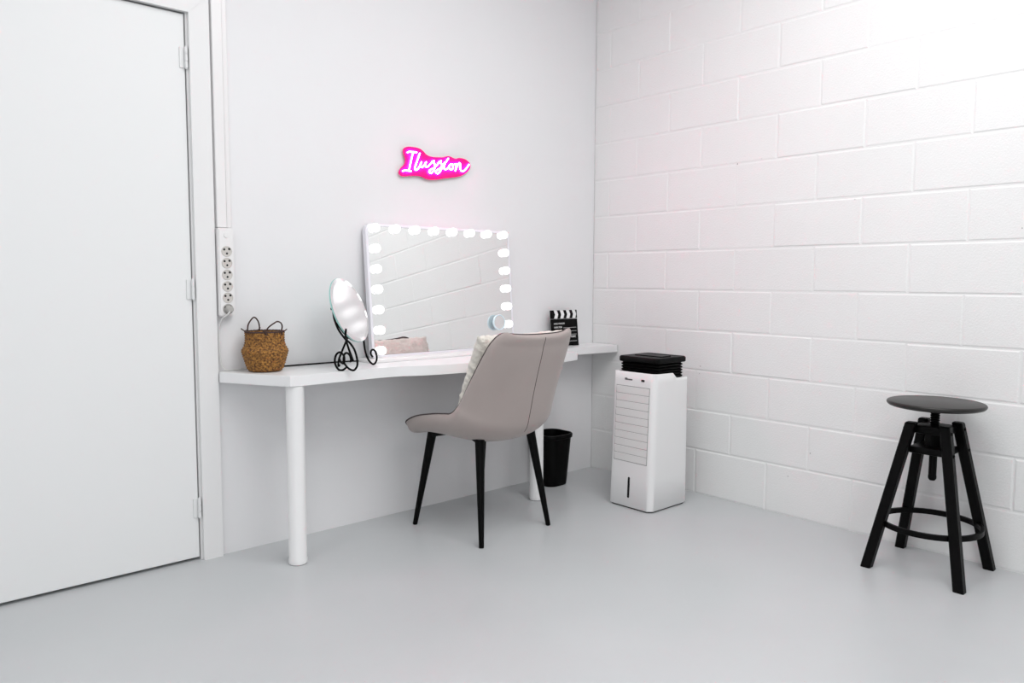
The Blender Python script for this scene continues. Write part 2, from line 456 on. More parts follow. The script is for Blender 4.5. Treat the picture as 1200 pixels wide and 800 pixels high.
rim = [(0.0715 * math.cos(a), 0.0715 * math.sin(a), 0.153 + 0.0008 * math.sin(30 * a)) for a in [2 * math.pi * k / 72 for k in range(72)]]
tube(bm, rim, 0.0035, 8, closed=True); obj('rim', bm, m_twine, t)
# handles: two loops at left and right as the camera sees them; ends knotted through the rim
vd = Vector((0.744, -0.668, 0)); vn = Vector((-0.668, -0.744, 0))
def handle(a_c, lean, half, height, skew):
    cdir = Vector((math.cos(a_c), math.sin(a_c), 0)); tdir = Vector((-cdir.y, cdir.x, 0))
    aa, ab = a_c - half, a_c + half
    A = Vector((0.071 * math.cos(aa), 0.071 * math.sin(aa), 0.150)); B = Vector((0.071 * math.cos(ab), 0.071 * math.sin(ab), 0.150))
    mid = (A + B) / 2
    top = mid + Vector((0, 0, height)) + cdir * lean + tdir * skew
    w_ = (B - A) * 0.30
    pts = [A + cdir * 0.012 + Vector((0, 0, -0.006)), A, A + (top - mid) * 0.5 + (mid - A) * 0.1, top - w_ * 0.75 - Vector((0, 0, height * .14)), top, top + w_ * 0.75 - Vector((0, 0, height * .14)), B + (top - mid) * 0.5 + (mid - B) * 0.1, B, B + cdir * 0.012 + Vector((0, 0, -0.006))]
    bm = bmesh.new(); tube(bm, smooth_path(pts, 6), 0.0028, 8)
    h_ = obj('handle', bm, m_twine, t)
    for e, sgn in ((A, -1), (B, 1)):
        bm = bmesh.new()
        ed = Vector((e.x, e.y, 0)).normalized()
        bmesh.ops.create_uvsphere(bm, u_segments=10, v_segments=8, radius=0.0062, matrix=Matrix.Translation(e + ed * 0.003 + Vector((0, 0, 0.003))))
        tube(bm, smooth_path([e, e + ed * 0.010 + Vector((0, 0, 0.006)) + tdir * sgn * 0.004, e + ed * 0.017 + Vector((0, 0, 0.014)) + tdir * sgn * 0.010], 4), 0.0022, 6)
        obj('knot', bm, m_twine, h_)
a_left = math.atan2(-vd.y, -vd.x); a_right = math.atan2(vd.y, vd.x)
handle(a_left - 0.55, -0.006, 0.42, 0.056, 0.0)
handle(a_right - 0.75, 0.012, 0.47, 0.044, 0.012)

# ================================================================== ROUND MIRROR ON SCROLL STAND
G = Vector((-1.672, -0.200, 0.952))
nv = Vector((0.508, -0.785, 0.34)).normalized()
tv = Vector((0.785, 0.508, 0)).normalized(); uv = nv.cross(tv); uv = uv if uv.z > 0 else -uv
nh = Vector((nv.x, nv.y, 0)).normalized()
base = Vector((G.x + 0.03 * nh.x, G.y + 0.03 * nh.y, TT))
t = thing('round_mirror', 'round glass table mirror tilted back on a black scrolled wire stand', 'mirror', base)
Mg = Matrix((tv, uv, nv)).transposed().to_4x4(); Mg.translation = G - base
bm = bmesh.new(); lathe(bm, [(0, 0.003), (0.120, 0.003), (0.1345, 0.0012), (0.1345, 0.0008), (0, 0.0008)], 96)
bmesh.ops.transform(bm, matrix=Mg, verts=bm.verts[:]); obj('mirror_glass', bm, m_mirror2, t, angle=3)
bm = bmesh.new(); lathe(bm, [(0.0, -0.0005), (0.1345, -0.0005), (0.1358, -0.001), (0.1358, -0.0045), (0.134, -0.006), (0, -0.006)], 96)
bmesh.ops.transform(bm, matrix=Mg, verts=bm.verts[:]); obj('glass_backing', bm, m_glassedge, t, label='pale green glass edge')
def plane_pt(off, s, z): return G + tv * off + nh * s + Vector((0, 0, z - G.z)) - base
WR = 0.0041
ZF = TT + WR
def shift(pts, dz=0.0, zmin=True):
    lo = min(z for s, z in pts); return [(s, z - lo + ZF) if False else (s, z) for s, z in pts]
c1 = [(-0.010, 0.973), (-0.008, 0.943), (-0.003, 0.917), (0.013, 0.880), (0.040, 0.846), (0.061, 0.829), (0.079, 0.805), (0.089, 0.774), (0.091, 0.746), (0.082, 0.729), (0.071, ZF), (0.052, 0.732), (0.035, 0.752), (0.033, 0.773), (0.039, 0.788), (0.050, 0.790), (0.060, 0.781), (0.064, 0.766), (0.060, 0.756)]
c2 = [(0.040, 0.884), (0.038, 0.848), (0.050, 0.808), (0.060, 0.782), (0.069, 0.759)]
sp = [(0.016, 0.768), (0.023, 0.755), (0.034, 0.750), (0.038, 0.763), (0.036, 0.780), (0.021, 0.793), (0.006, 0.786), (-0.002, 0.767), (-0.001, 0.746), (0.012, ZF + 0.002), (0.030, ZF), (0.045, 0.734)]
rr_ = [(0.012, 0.90), (0.010, 0.86), (0.012, 0.824), (0.017, 0.786), (0.026, 0.755), (0.040, 0.733), (0.056, ZF + 0.0005), (0.068, 0.738), (0.070, 0.760), (0.061, 0.782), (0.048, 0.783), (0.043, 0.768), (0.052, 0.754)]
def wire(name, pts, off, rad=WR):
    bm = bmesh.new(); tube(bm, smooth_path([plane_pt(off, s, z) for s, z in pts], 7), rad, 10); return obj(name, bm, m_iron, t)
wire('scroll_leg', c1, -0.121); wire('scroll_leg', sp, -0.125); wire('scroll_leg', c2, -0.112)
wire('scroll_leg', rr_, 0.095)
# back legs on the far side and the hoop that carries the glass
bm = bmesh.new()
hoop = []
for k in range(25):
    a = math.radians(200 + 140 * k / 24)
    hoop.append(G - base + tv * 0.128 * math.cos(a) + uv * 0.128 * math.sin(a) - nv * 0.0095)
tube(bm, hoop, WR, 10); obj('hoop', bm, m_iron, t)
wire('back_leg', [(0.000, 0.875), (-0.012, 0.84), (-0.035, 0.79), (-0.052, 0.75), (-0.055, ZF), (-0.048, ZF + 0.004)], 0.0)
for off in (-0.125, 0.125):
    bm = bmesh.new(); bmesh.ops.create_uvsphere(bm, u_segments=12, v_segments=8, radius=0.006, matrix=Matrix.Translation(G - base + tv * off + (uv * 0.012 if off < 0 else uv * -0.045) - nv * 0.008))
    obj('glass_clip', bm, m_iron, t)

# ================================================================== LIT VANITY MIRROR
tilt = math.atan2(0.05, 0.58)
VM = Vector((-1.089, -0.09, 0.736))              # bottom centre of the front face
vu = Vector((0, math.sin(tilt), math.cos(tilt))); vnn = Vector((0, -math.cos(tilt), math.sin(tilt))); vx = Vector((1, 0, 0))
t = thing('vanity_mirror', 'large lit vanity mirror with round white bulbs leaning back on the white table', 'mirror', (VM.x, -0.08, TT))
Mv = Matrix((vx, vu, vnn)).transposed().to_4x4(); Mv.translation = VM - Vector(t.location)   # local: x right, y up the glass, z out
def vobj(name, bm, m, par=None, **k):
    bmesh.ops.transform(bm, matrix=Mv, verts=bm.verts[:]); return obj(name, bm, m, par or t, **k)
W2, HH = 0.412, 0.582
bm = bmesh.new()
rc = [0.035, 0.035, 0.012, 0.012]
r0 = rrect(-W2, W2, 0, HH, rc, 8); r1 = rrect(-W2 + 0.003, W2 - 0.003, 0.003, HH - 0.003, [0.032, 0.032, 0.009, 0.009], 8)
r2 = rrect(-W2 + 0.011, W2 - 0.011, 0.011, HH - 0.011, [0.025, 0.025, 0.006, 0.006], 8)
loft(bm, [[(x, y, -0.030) for x, y in r1], [(x, y, -0.027) for x, y in r0], [(x, y, -0.002) for x, y in r0], [(x, y, 0.0) for x, y in r1], [(x, y, 0.0) for x, y in r2], [(x, y, -0.004) for x, y in r2]])
vobj('frame', bm, m_mframe)
bm = bmesh.new(); g = rrect(-W2 + 0.012, W2 - 0.012, 0.012, HH - 0.012, [0.024, 0.024, 0.005, 0.005], 8)
prism(bm, g, 'Z', -0.0038, -0.0012); vobj('mirror_glass', bm, m_mirror, smooth=False)
bpos = [(-0.369 + 0.738 * k / 7, 0.562) for k in range(8)] + [(sx_ * 0.371, 0.562 - 0.0885 * k) for sx_ in (-1, 1) for k in range(1, 7)]
bulb0 = None
for (bx, by) in bpos:
    if bulb0 is None:
        bm = bmesh.new()
        prof = [(0.0, 0.0312)] + [(0.0192 * math.sin(a), 0.012 + 0.0192 * math.cos(a)) for a in [math.pi * k / 16 for k in range(1, 11)]] + [(0.0175, 0.0005), (0, 0.0005)]
        lathe(bm, prof, 28); bulb0 = obj('bulb', bm, m_bulb, t)
        bm = bmesh.new(); lathe(bm, [(0, 0.0010), (0.0185, 0.0010), (0.0205, 0.0002), (0.0205, -0.0011), (0, -0.0011)], 28)
        coll0 = obj('collar', bm, m_socket_ring, bulb0); b, c = bulb0, coll0
    else:
        b = bulb0.copy(); col.objects.link(b); c = coll0.copy(); col.objects.link(c)
        b.parent = t; c.parent = b
    m4 = Mv.to_3x3().to_4x4(); m4.translation = Mv @ Vector((bx, by, 0)); b.matrix_local = m4
bm = new_box((-0.450, -0.060, 0.0), (0.425, 0.058, 0.0135), 0.003, 2); obj('base_bar', bm, m_plastic, t)
bm = new_box((-0.405, -0.0150, 0.0130), (0.405, 0.030, 0.0175), 0.001, 1); obj('foot_rail', bm, m_plastic, t)
# brackets from bar to frame at back
for x in (-0.33, 0.33):
    bm = bmesh.new(); tube(bm, [(x, 0.045, 0.012), (x, 0.055, 0.09)], 0.006, 8); obj('back_strut', bm, m_mframe, t)

# magnifying mirror stuck on the glass
mc = Mv @ Vector((0.299, 0.130, 0)) + Vector(t.location)
t2 = thing('magnifying_mirror', 'small round magnifying mirror with a pale blue rim stuck low on the lit mirror', 'mirror', mc)
Mm = Matrix((vx, vu, vnn)).transposed().to_4x4()
def mobj(name, bm, m, **k):
    bmesh.ops.transform(bm, matrix=Mm, verts=bm.verts[:]); return obj(name, bm, m, t2, **k)
m_blue = mat('pale_blue_rim', (0.70, 0.86, 0.92), 0.25)
bm = bmesh.new(); lathe(bm, [(0, 0.001), (0.018, 0.001), (0.020, 0.006), (0.012, 0.012), (0, 0.012)], 24); mobj('suction_cup', bm, m_blue)
bm = bmesh.new(); lathe(bm, [(0, 0.012), (0.034, 0.012), (0.038, 0.015), (0.0385, 0.022), (0.036, 0.0245), (0.0335, 0.0235), (0.033, 0.021), (0, 0.021)], 48); mobj('rim', bm, m_blue)
bm = bmesh.new(); lathe(bm, [(0, 0.0225), (0.0325, 0.0222), (0.0325, 0.0212), (0, 0.0212)], 48); mobj('mirror_glass', bm, m_mirror, angle=20)

# ================================================================== NEON SIGN
STROKES = [
    [(-1.2692, 1.641), (-1.2562, 1.646), (-1.2172, 1.648)],
    [(-1.2372, 1.645), (-1.2452, 1.62), (-1.2542, 1.587), (-1.2602, 1.562)],
    [(-1.2952, 1.557), (-1.2792, 1.561), (-1.2482, 1.561)],
    [(-1.2002, 1.646), (-1.2082, 1.628), (-1.2172, 1.606), (-1.2252, 1.586), (-1.2282, 1.573), (-1.2212, 1.569), (-1.2102, 1.577), (-1.2002, 1.591), (-1.1912, 1.609)],
    [(-1.1912, 1.609), (-1.1972, 1.593), (-1.1932, 1.584), (-1.1832, 1.588), (-1.1732, 1.601), (-1.1662, 1.611), (-1.1702, 1.597), (-1.1672, 1.588), (-1.1562, 1.591), (-1.1422, 1.604), (-1.1322, 1.615)],
    [(-1.132, 1.615), (-1.121, 1.62), (-1.126, 1.613), (-1.117, 1.604), (-1.118, 1.588), (-1.129, 1.571), (-1.141, 1.562), (-1.149, 1.569), (-1.141, 1.579), (-1.124, 1.586), (-1.106, 1.602), (-1.091, 1.619)],
    [(-1.091, 1.619), (-1.08, 1.624), (-1.085, 1.617), (-1.077, 1.607), (-1.078, 1.591), (-1.089, 1.574), (-1.102, 1.564), (-1.113, 1.571), (-1.103, 1.581), (-1.088, 1.589), (-1.07, 1.606), (-1.059, 1.62)],
    [(-1.0392, 1.64), (-1.0492, 1.627), (-1.0592, 1.613), (-1.0652, 1.598), (-1.0612, 1.588), (-1.0492, 1.59), (-1.0362, 1.601)],
    [(-1.0172, 1.616), (-1.0292, 1.612), (-1.0352, 1.602), (-1.0292, 1.591), (-1.0172, 1.592), (-1.0112, 1.602), (-1.0152, 1.612), (-1.0042, 1.615), (-0.9912, 1.619)],
    [(-0.9912, 1.619), (-0.9932, 1.604), (-0.9982, 1.586), (-0.9912, 1.602), (-0.9802, 1.62), (-0.9712, 1.625), (-0.9682, 1.612), (-0.9672, 1.596), (-0.9572, 1.589), (-0.9432, 1.594), (-0.9272, 1.61), (-0.9152, 1.625)],
]
LETTER = [0, 0, 0, 1, 2, 3, 4, 5, 6, 7]
BOARD = [(-1.2835, 1.658), (-1.2565, 1.669), (-1.2055, 1.669), (-1.1795, 1.659), (-1.1585, 1.644), (-1.1295, 1.638), (-1.0905, 1.64), (-1.0615, 1.644), (-1.0315, 1.652), (-0.9965, 1.644), (-0.9705, 1.65), (-0.9405, 1.649), (-0.9145, 1.639), (-0.9025, 1.622), (-0.9145, 1.597), (-0.9605, 1.567), (-1.0115, 1.555), (-1.0615, 1.546), (-1.1105, 1.536), (-1.1585, 1.534), (-1.1965, 1.544), (-1.2525, 1.54), (-1.2935, 1.535), (-1.3105, 1.547), (-1.3025, 1.568), (-1.2815, 1.589), (-1.2755, 1.612), (-1.2855, 1.637)]
t = thing('neon_sign', 'glowing pink neon script sign reading Ilussion on the wall above the lit mirror', 'sign', (-1.105, 0, 1.60))
bp = smooth_path([(x, 0, z) for x, z in BOARD], 4, closed=True)
bm = bmesh.new(); prism(bm, [(p.x, p.z) for p in bp], 'Y', -0.0155, -0.0115); obj('backing_board', loc(bm, t), m_board, t, angle=30)
for L in range(8):
    bm = bmesh.new()
    for s, l in zip(STROKES, LETTER):
        if l == L: tube(bm, smooth_path([(x, -0.0205, z) for x, z in s], 6), 0.0029, 8)
    obj('tube_letter', loc(bm, t), m_tube, t)
for (x, z) in ((-1.265, 1.655), (-1.290, 1.552), (-0.935, 1.635), (-1.02, 1.562)):
    bm = bmesh.new(); tube(bm, [(x, -0.001, z), (x, -0.0115, z)], 0.005, 10); obj('standoff', loc(bm, t), m_socket_ring, t)

# ================================================================== CLAPPERBOARD
t = thing('clapperboard', 'small black film clapperboard with white chevrons standing on the right end of the table', 'clapperboard', (-0.280, -0.06, TT))
# local coordinates: x along the wall, slightly leaning back
la = math.radians(6)
Mc = Matrix.Rotation(-la, 4, 'X')
def cobj(name, bm, m, par=None, **k):
    bmesh.ops.transform(bm, matrix=Mc, verts=bm.verts[:]); return obj(name, bm, m, par or t, **k)
cobj('slate', new_box((-0.101, -0.003, 0.001), (0.101, 0.003, 0.146), 0.001, 1), m_blackpl, smooth=False)
bar = cobj('clap_stick', new_box((-0.101, -0.0035, 0.149), (0.101, 0.0035, 0.194), 0.001, 1), m_blackpl, smooth=False)
bm = bmesh.new()
for k in range(4):
    x0 = -0.078 + k * 0.0465
    z0, zm, z1 = 0.1495, 0.1715, 0.1935
    wd = 0.024
    prism(bm, [(x0, z0), (x0 + wd, z0), (x0 + wd + 0.009, zm), (x0 + wd, z1), (x0, z1), (x0 + 0.009, zm)], 'Y', -0.0040, -0.0034)
cobj('chevron_print', bm, m_print, bar, smooth=False)
lines = bmesh.new()
def add_text(body, x, z, size):
    b_ = text_bm(body, size)
    # curve text lies in XY facing +Z -> stand it up facing -Y
    bmesh.ops.transform(b_, matrix=Matrix.Translation((x, -0.0034, z)) @ Matrix.Rotation(math.pi / 2, 4, 'X'), verts=b_.verts[:])
    me = bpy.data.meshes.new('tmp'); b_.to_mesh(me); b_.free(); lines.from_mesh(me); bpy.data.meshes.remove(me)
add_text('HOLLYWOOD', -0.082, 0.118, 0.0125); add_text('DIRECTOR', -0.082, 0.098, 0.0125); add_text('TAKE', 0.040, 0.044, 0.0165)
for (xa, xb, z) in ((-0.012, 0.088, 0.098), (-0.082, 0.088, 0.079), (-0.082, 0.088, 0.061), (-0.082, 0.088, 0.024)):
    box(lines, (xa, -0.0038, z), (xb, -0.0031, z + 0.0012))
cobj('lettering', lines, m_print, smooth=False)
bm = new_box((-0.092, -0.012, 0.0), (-0.050, 0.028, 0.006), 0.001, 1); obj('foot', bm, m_blackpl, t)
bm = new_box((0.050, -0.012, 0.0), (0.092, 0.028, 0.006), 0.001, 1); obj('foot', bm, m_blackpl, t)

# ================================================================== WASTE BIN
t = thing('waste_bin', 'small black tapered waste bin on the floor against the wall under the table', 'bin', (-0.430, -0.108, 0))
def rr2(hx, hy, r, z): return [(x, y, z) for x, y in rrect(-hx, hx, -hy, hy, r, 8)]
bm = bmesh.new()
loft(bm, [rr2(0.066, 0.062, 0.045, 0.0), rr2(0.072, 0.068, 0.048, 0.004), rr2(0.0735, 0.0695, 0.048, 0.02), rr2(0.092, 0.086, 0.055, 0.262), rr2(0.089, 0.083, 0.052, 0.262), rr2(0.070, 0.066, 0.045, 0.008)])
obj('bin_body', bm, m_blackpl, t)
bm = bmesh.new()
loft(bm, [rr2(0.0925, 0.0865, 0.055, 0.250), rr2(0.0975, 0.0915, 0.058, 0.254), rr2(0.0985, 0.0925, 0.058, 0.268), rr2(0.095, 0.089, 0.056, 0.274), rr2(0.089, 0.083, 0.052, 0.274), rr2(0.088, 0.082, 0.051, 0.262)], cap0=False, cap1=False)
obj('rim', bm, m_blackpl, t)

# ================================================================== CHAIR
CH = thing('upholstered_chair', 'taupe upholstered shell chair with black tapered legs facing the lit mirror', 'chair', (-1.14, -0.395, 0), math.radians(4.4))
#          (half width, centre y, centre z, side y, side z)
CV = [
    (0.186, 0.268, 0.412, 0.262, 0.420),
    (0.205, 0.274, 0.430, 0.270, 0.440),
    (0.220, 0.258, 0.447, 0.252, 0.464),
    (0.232, 0.185, 0.458, 0.170, 0.497),
    (0.238, 0.060, 0.456, 0.060, 0.520),
    (0.241, -0.060, 0.452, -0.022, 0.531),
    (0.242, -0.145, 0.460, -0.066, 0.537),
    (0.241, -0.202, 0.485, -0.096, 0.557),
    (0.235, -0.225, 0.530, -0.120, 0.590),
    (0.233, -0.250, 0.610, -0.165, 0.665),
    (0.230, -0.280, 0.700, -0.215, 0.745),
    (0.224, -0.310, 0.780, -0.260, 0.815),
    (0.216, -0.328, 0.828, -0.284, 0.846),
    (0.201, -0.337, 0.852, -0.299, 0.864),
    (0.180, -0.341, 0.861, -0.309, 0.869),
]
def resample(rows, n):
    out = []
    for i in range(n):
        u = i / (n - 1) * (len(rows) - 1); k = min(int(u), len(rows) - 2); f_ = u - k
        p = [rows[max(0, k - 1)], rows[k], rows[k + 1], rows[min(len(rows) - 1, k + 2)]]
        out.append([0.5 * (2 * b_ + (c_ - a_) * f_ + (2 * a_ - 5 * b_ + 4 * c_ - d_) * f_ ** 2 + (3 * b_ - a_ - 3 * c_ + d_) * f_ ** 3) for a_, b_, c_, d_ in zip(*p)])
    return out
NU, NV = 64, 41
rows = resample(CV, NU)
inner = []
for (hw, cy_, cz_, sy_, sz_) in rows:
    line = []
    for j in range(NV):
        v_ = -1 + 2 * j / (NV - 1)
        k = abs(v_) ** 2.3
        line.append(Vector((hw * math.sin(v_ * math.pi / 2) * 0.35 + hw * v_ * 0.65, cy_ + (sy_ - cy_) * k, cz_ + (sz_ - cz_) * k)))
    inner.append(line)
nrm = [[None] * NV for _ in range(NU)]
for i in range(NU):
    for j in range(NV):
        du = inner[min(NU - 1, i + 1)][j] - inner[max(0, i - 1)][j]; dv = inner[i][min(NV - 1, j + 1)] - inner[i][max(0, j - 1)]
        nn = dv.cross(du).normalized()          # checked: outward = down / back
        nrm[i][j] = nn
if nrm[NU // 3][NV // 2].z > 0: nrm = [[-q for q in l] for l in nrm]
def thick(i, j):
    u = i / (NU - 1); v_ = abs(-1 + 2 * j / (NV - 1))
    tk = 0.056 if u < 0.52 else 0.056 - (0.056 - 0.026) * min(1, (u - 0.52) / 0.32)
    edge = min(1 - v_, u * 2.0, (1 - u) * 2.0) / 0.22
    return tk * (1 if edge >= 1 else (0.38 + 0.62 * math.sqrt(max(0, 1 - (1 - edge) ** 2))))
outerp = [[inner[i][j] + nrm[i][j] * thick(i, j) for j in range(NV)] for i in range(NU)]
bm = bmesh.new()
VI = [[bm.verts.new(p) for p in l] for l in inner]; VO = [[bm.verts.new(p) for p in l] for l in outerp]
for i in range(NU - 1):
    for j in range(NV - 1):
        bm.faces.new((VI[i][j], VI[i][j + 1], VI[i + 1][j + 1], VI[i + 1][j]))
        bm.faces.new((VO[i][j], VO[i + 1][j], VO[i + 1][j + 1], VO[i][j + 1]))
for i in range(NU - 1):
    bm.faces.new((VI[i][0], VI[i + 1][0], VO[i + 1][0], VO[i][0])); bm.faces.new((VI[i][-1], VO[i][-1], VO[i + 1][-1], VI[i + 1][-1]))
for j in range(NV - 1):
    bm.faces.new((VI[0][j], VO[0][j], VO[0][j + 1], VI[0][j + 1])); bm.faces.new((VI[-1][j], VI[-1][j + 1], VO[-1][j + 1], VO[-1][j]))
shell = obj('seat_shell', bm, m_fabric, CH, angle=60)
# dark piping along the whole edge, a hair above the rim
mid = lambda a_, b_: a_ * 0.8 + b_ * 0.2
edge = [mid(inner[i][0], outerp[i][0]) for i in range(NU)] + [mid(inner[-1][j], outerp[-1][j]) for j in range(1, NV)] + [mid(inner[i][-1], outerp[i][-1]) for i in range(NU - 2, -1, -1)] + [mid(inner[0][j], outerp[0][j]) for j in range(NV - 2, 0, -1)]
bm = bmesh.new(); tube(bm, edge, 0.0032, 8, closed=True); obj('piping', bm, m_piping, shell, label='dark piping along the shell edge')
jc = NV // 2
bm = bmesh.new(); tube(bm, [outerp[i][jc] + nrm[i][jc] * -0.0003 for i in range(int(NU * 0.50), int(NU * 0.955))], 0.0016, 6)
obj('back_seam', bm, m_piping, shell, label='dark seam down the middle of the back')
# legs and side frames
tops = {}
for (fx, fy) in ((-0.203, -0.203), (0.200, -0.208), (-0.200, 0.222), (0.200, 0.222)):
    sxn = 1 if fx > 0 else -1; syn = 1 if fy > 0 else -1
    tp = Vector((sxn * 0.152, syn * 0.140 + (0.0 if syn > 0 else 0.0), 0.424))
    if syn > 0: tp.y = 0.155
    tops[(sxn, syn)] = tp
    bm = bmesh.new()
    ft = Vector((fx, fy, 0)); d = tp - ft
    tube(bm, [ft + Vector((0, 0, 0.0)), ft + d * 0.012, ft + d * 0.5, tp], [0.0095, 0.0105, 0.0155, 0.0205], 20)
    for v_ in bm.verts:
        if v_.co.z < 0.0: v_.co.z = 0.0
    obj('leg', bm, m_black, CH)
for sxn in (-1, 1):
    A = tops[(sxn, 1)]; B = tops[(sxn, -1)]
    bm = bmesh.new()
    n_ = 16; rings = []
    for k in range(n_ + 1):
        f_ = k / n_
        p = A.lerp(B, f_); hgt = max(0.006 + 0.026 * abs(2 * f_ - 1) ** 3, 0.046 - 0.07 * f_)
        zt = 0.440
        rings.append([(p.x - 0.016, p.y, zt - hgt), (p.x + 0.016, p.y, zt - hgt), (p.x + 0.016, p.y, zt), (p.x - 0.016, p.y, zt)])
    loft(bm, rings); obj('side_frame', bm, m_black, CH)
for syn in (-1, 1):
    A = tops[(-1, syn)]; B = tops[(1, syn)]
    obj('cross_bar', new_box((A.x, A.y - 0.014, 0.424), (B.x, A.y + 0.014, 0.438), 0.003, 1), m_black, CH)

# ================================================================== PILLOW
def pillow():
    N = 110; a_, b_ = 0.252, 0.207; T = 0.068
    bm = bmesh.new(); G1 = []; G2 = []
    for i in range(N + 1):
        l1, l2 = [], []
        for j in range(N + 1):
            u = -1 + 2 * i / N; v_ = -1 + 2 * j / N
            pin = 1 - 0.07 * (1 - v_ * v_) * abs(u) ** 2; pin2 = 1 - 0.07 * (1 - u * u) * abs(v_) ** 2
            x = a_ * u * pin * (1 - 0.26 * ((1 - v_) / 2) ** 1.3); y = b_ * v_ * pin2
            e = max(abs(u), abs(v_))
            th = T * ((1 - abs(u) ** 2.6) * (1 - abs(v_) ** 2.6)) ** 0.5
            # scalloped ruffled border
            if e > 0.93:
                ang = (v_ if abs(u) > abs(v_) else u)
                sc_ = 0.009 * noise.noise(Vector((ang * 9, 3.0 * (u > 0) + 7.0 * (v_ > 0), 2.0)))
                x += sc_ * (1 if u > 0 else -1) * (abs(u) > abs(v_)); y += sc_ * (1 if v_ > 0 else -1) * (abs(v_) >= abs(u))
            nz = noise.fractal(Vector((x * 38, y * 38, 1.0)), 0.9, 2.1, 4) * 0.0045
            nz2 = noise.fractal(Vector((x * 38, y * 38, 9.0)), 0.9, 2.1, 4) * 0.0045
            k = min(1, (1 - e) * 8)
            l1.append(bm.verts.new((x, y, th + 0.002 + nz * (0.3 + .7 * k))))
            l2.append(bm.verts.new((x, y, -th - 0.002 + nz2 * (0.3 + .7 * k) * 0.6)))
        G1.append(l1); G2.append(l2)
    for i in range(N):
        for j in range(N):
            bm.faces.new((G1[i][j], G1[i + 1][j], G1[i + 1][j + 1], G1[i][j + 1]))
            bm.faces.new((G2[i][j], G2[i][j + 1], G2[i + 1][j + 1], G2[i + 1][j]))
    for i in range(N):
        for (p, q) in (((i, 0), (i + 1, 0)), ((i + 1, N), (i, N)), ((0, i + 1), (0, i)), ((N, i), (N, i + 1))):
            bm.faces.new((G1[p[0]][p[1]], G2[p[0]][p[1]], G2[q[0]][q[1]], G1[q[0]][q[1]]))
    return bm
pb = pillow()
ca = math.radians(4.4)
# pillow frame: x = chair x, y = up the back, z = forward
lean = math.atan2(0.20, 0.35)
yv = Vector((0, -math.sin(lean), math.cos(lean))); zv = Vector((0, math.cos(lean), math.sin(lean))); xv = Vector((1, 0, 0))
Mp = Matrix((xv, yv, zv)).transposed().to_4x4(); Mp.translation = Vector((0.016, -0.116, 0.678))
Mw = Matrix.Translation(CH.location) @ Matrix.Rotation(ca, 4, 'Z')
bmesh.ops.transform(pb, matrix=Mw @ Mp, verts=pb.verts[:])
pc = (Mw @ Mp) @ Vector((0, -0.2, 0))
props(obj('cushion', pb, m_pillow, origin=pc, angle=180), 'cream textured square cushion leaning against the back of the taupe chair', 'cushion')

# ================================================================== AIR COOLER
CX, CY = -0.325, -0.665
t = thing('air_cooler', 'tall white portable air cooler with louvered front and black top', 'air cooler', (CX, CY, 0))
def body_ring(z, off=0.0, ztop=None):
    f = z / 0.64
    x0 = -0.467 + 0.024 * f + off; x1 = -0.183 - off; y0 = -0.790 + 0.004 * f + off; y1 = -0.540 - off
    ring = rrect(x0 - CX, x1 - CX, y0 - CY, y1 - CY, [0.018, 0.016, 0.032, 0.018], 8)
    dense = []
    for i in range(len(ring)):
        a_, b_ = ring[i], ring[(i + 1) % len(ring)]
        dense.append(a_)
        if i % 9 == 8:
            for k in range(1, 24): dense.append((a_[0] + (b_[0] - a_[0]) * k / 24, a_[1] + (b_[1] - a_[1]) * k / 24))
    ring = dense
    out = []
    for x, y in ring:
        zz = z
        if ztop:
            wx = x + CX
            tnotch = min(1, max(0, (wx + 0.305) / 0.028))
            zz = 0.646 - 0.004 * (wx + 0.443) / 0.2 - 0.024 * tnotch + (ztop - 1)
        out.append((x, y, zz))
    return out
bm = bmesh.new()
rings = [body_ring(0.006, 0.004), body_ring(0.010, 0.0)] + [body_ring(z) for z in (0.15, 0.3, 0.45, 0.6)]
rings += [body_ring(0.64, 0.0, 0.998), body_ring(0.64, 0.002, 1.0), body_ring(0.64, 0.007, 1.0), body_ring(0.64, 0.009, 0.998), body_ring(0.60, 0.010)]
loft(bm, rings); body = obj('cooler_body', bm, m_cooler, t, angle=50)
bm = bmesh.new(); loft(bm, [body_ring(0.0, 0.008), body_ring(0.0065, 0.006)]); obj('base_shadow_line', bm, m_base_shadow, t)  # dark slab painted as the shadow line under the cooler
# the leaning front plane x(z)
def fx(z): return -0.467 + 0.024 * z / 0.64 - CX
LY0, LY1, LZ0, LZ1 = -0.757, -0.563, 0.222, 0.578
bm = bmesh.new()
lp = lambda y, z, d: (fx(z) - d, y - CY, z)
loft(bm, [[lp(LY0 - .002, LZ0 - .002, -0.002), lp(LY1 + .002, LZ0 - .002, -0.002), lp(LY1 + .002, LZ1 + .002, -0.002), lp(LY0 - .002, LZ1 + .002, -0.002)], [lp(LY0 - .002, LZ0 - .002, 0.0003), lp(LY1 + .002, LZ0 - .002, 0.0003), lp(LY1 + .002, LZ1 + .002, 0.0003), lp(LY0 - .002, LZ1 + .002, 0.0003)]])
grille = obj('grille_shade_sheet', bm, mat('grille_shadow', (0.30, 0.30, 0.30), 0.6), t, smooth=False)  # flat grey sheet, coloured as the shade between the louvers
NL = 10
for k in range(NL):
    z0 = LZ0 + (LZ1 - LZ0) * k / NL + 0.0012; z1 = LZ0 + (LZ1 - LZ0) * (k + 1) / NL - 0.0012
    bm = bmesh.new()
    a0, a1 = LY0 + 0.001, LY1 - 0.001
    loft(bm, [[lp(a0, z0, 0), lp(a1, z0, 0), lp(a1, z1, 0), lp(a0, z1, 0)], [lp(a0, z0, 0.0008), lp(a1, z0, 0.0008), lp(a1, z1, 0.0030), lp(a0, z1, 0.0030)]])
    obj('louver', bm, m_louver, t, smooth=False)
bm = bmesh.new(); pr = rrect(-0.664, -0.652, 0.050, 0.150, 0.0058, 5)
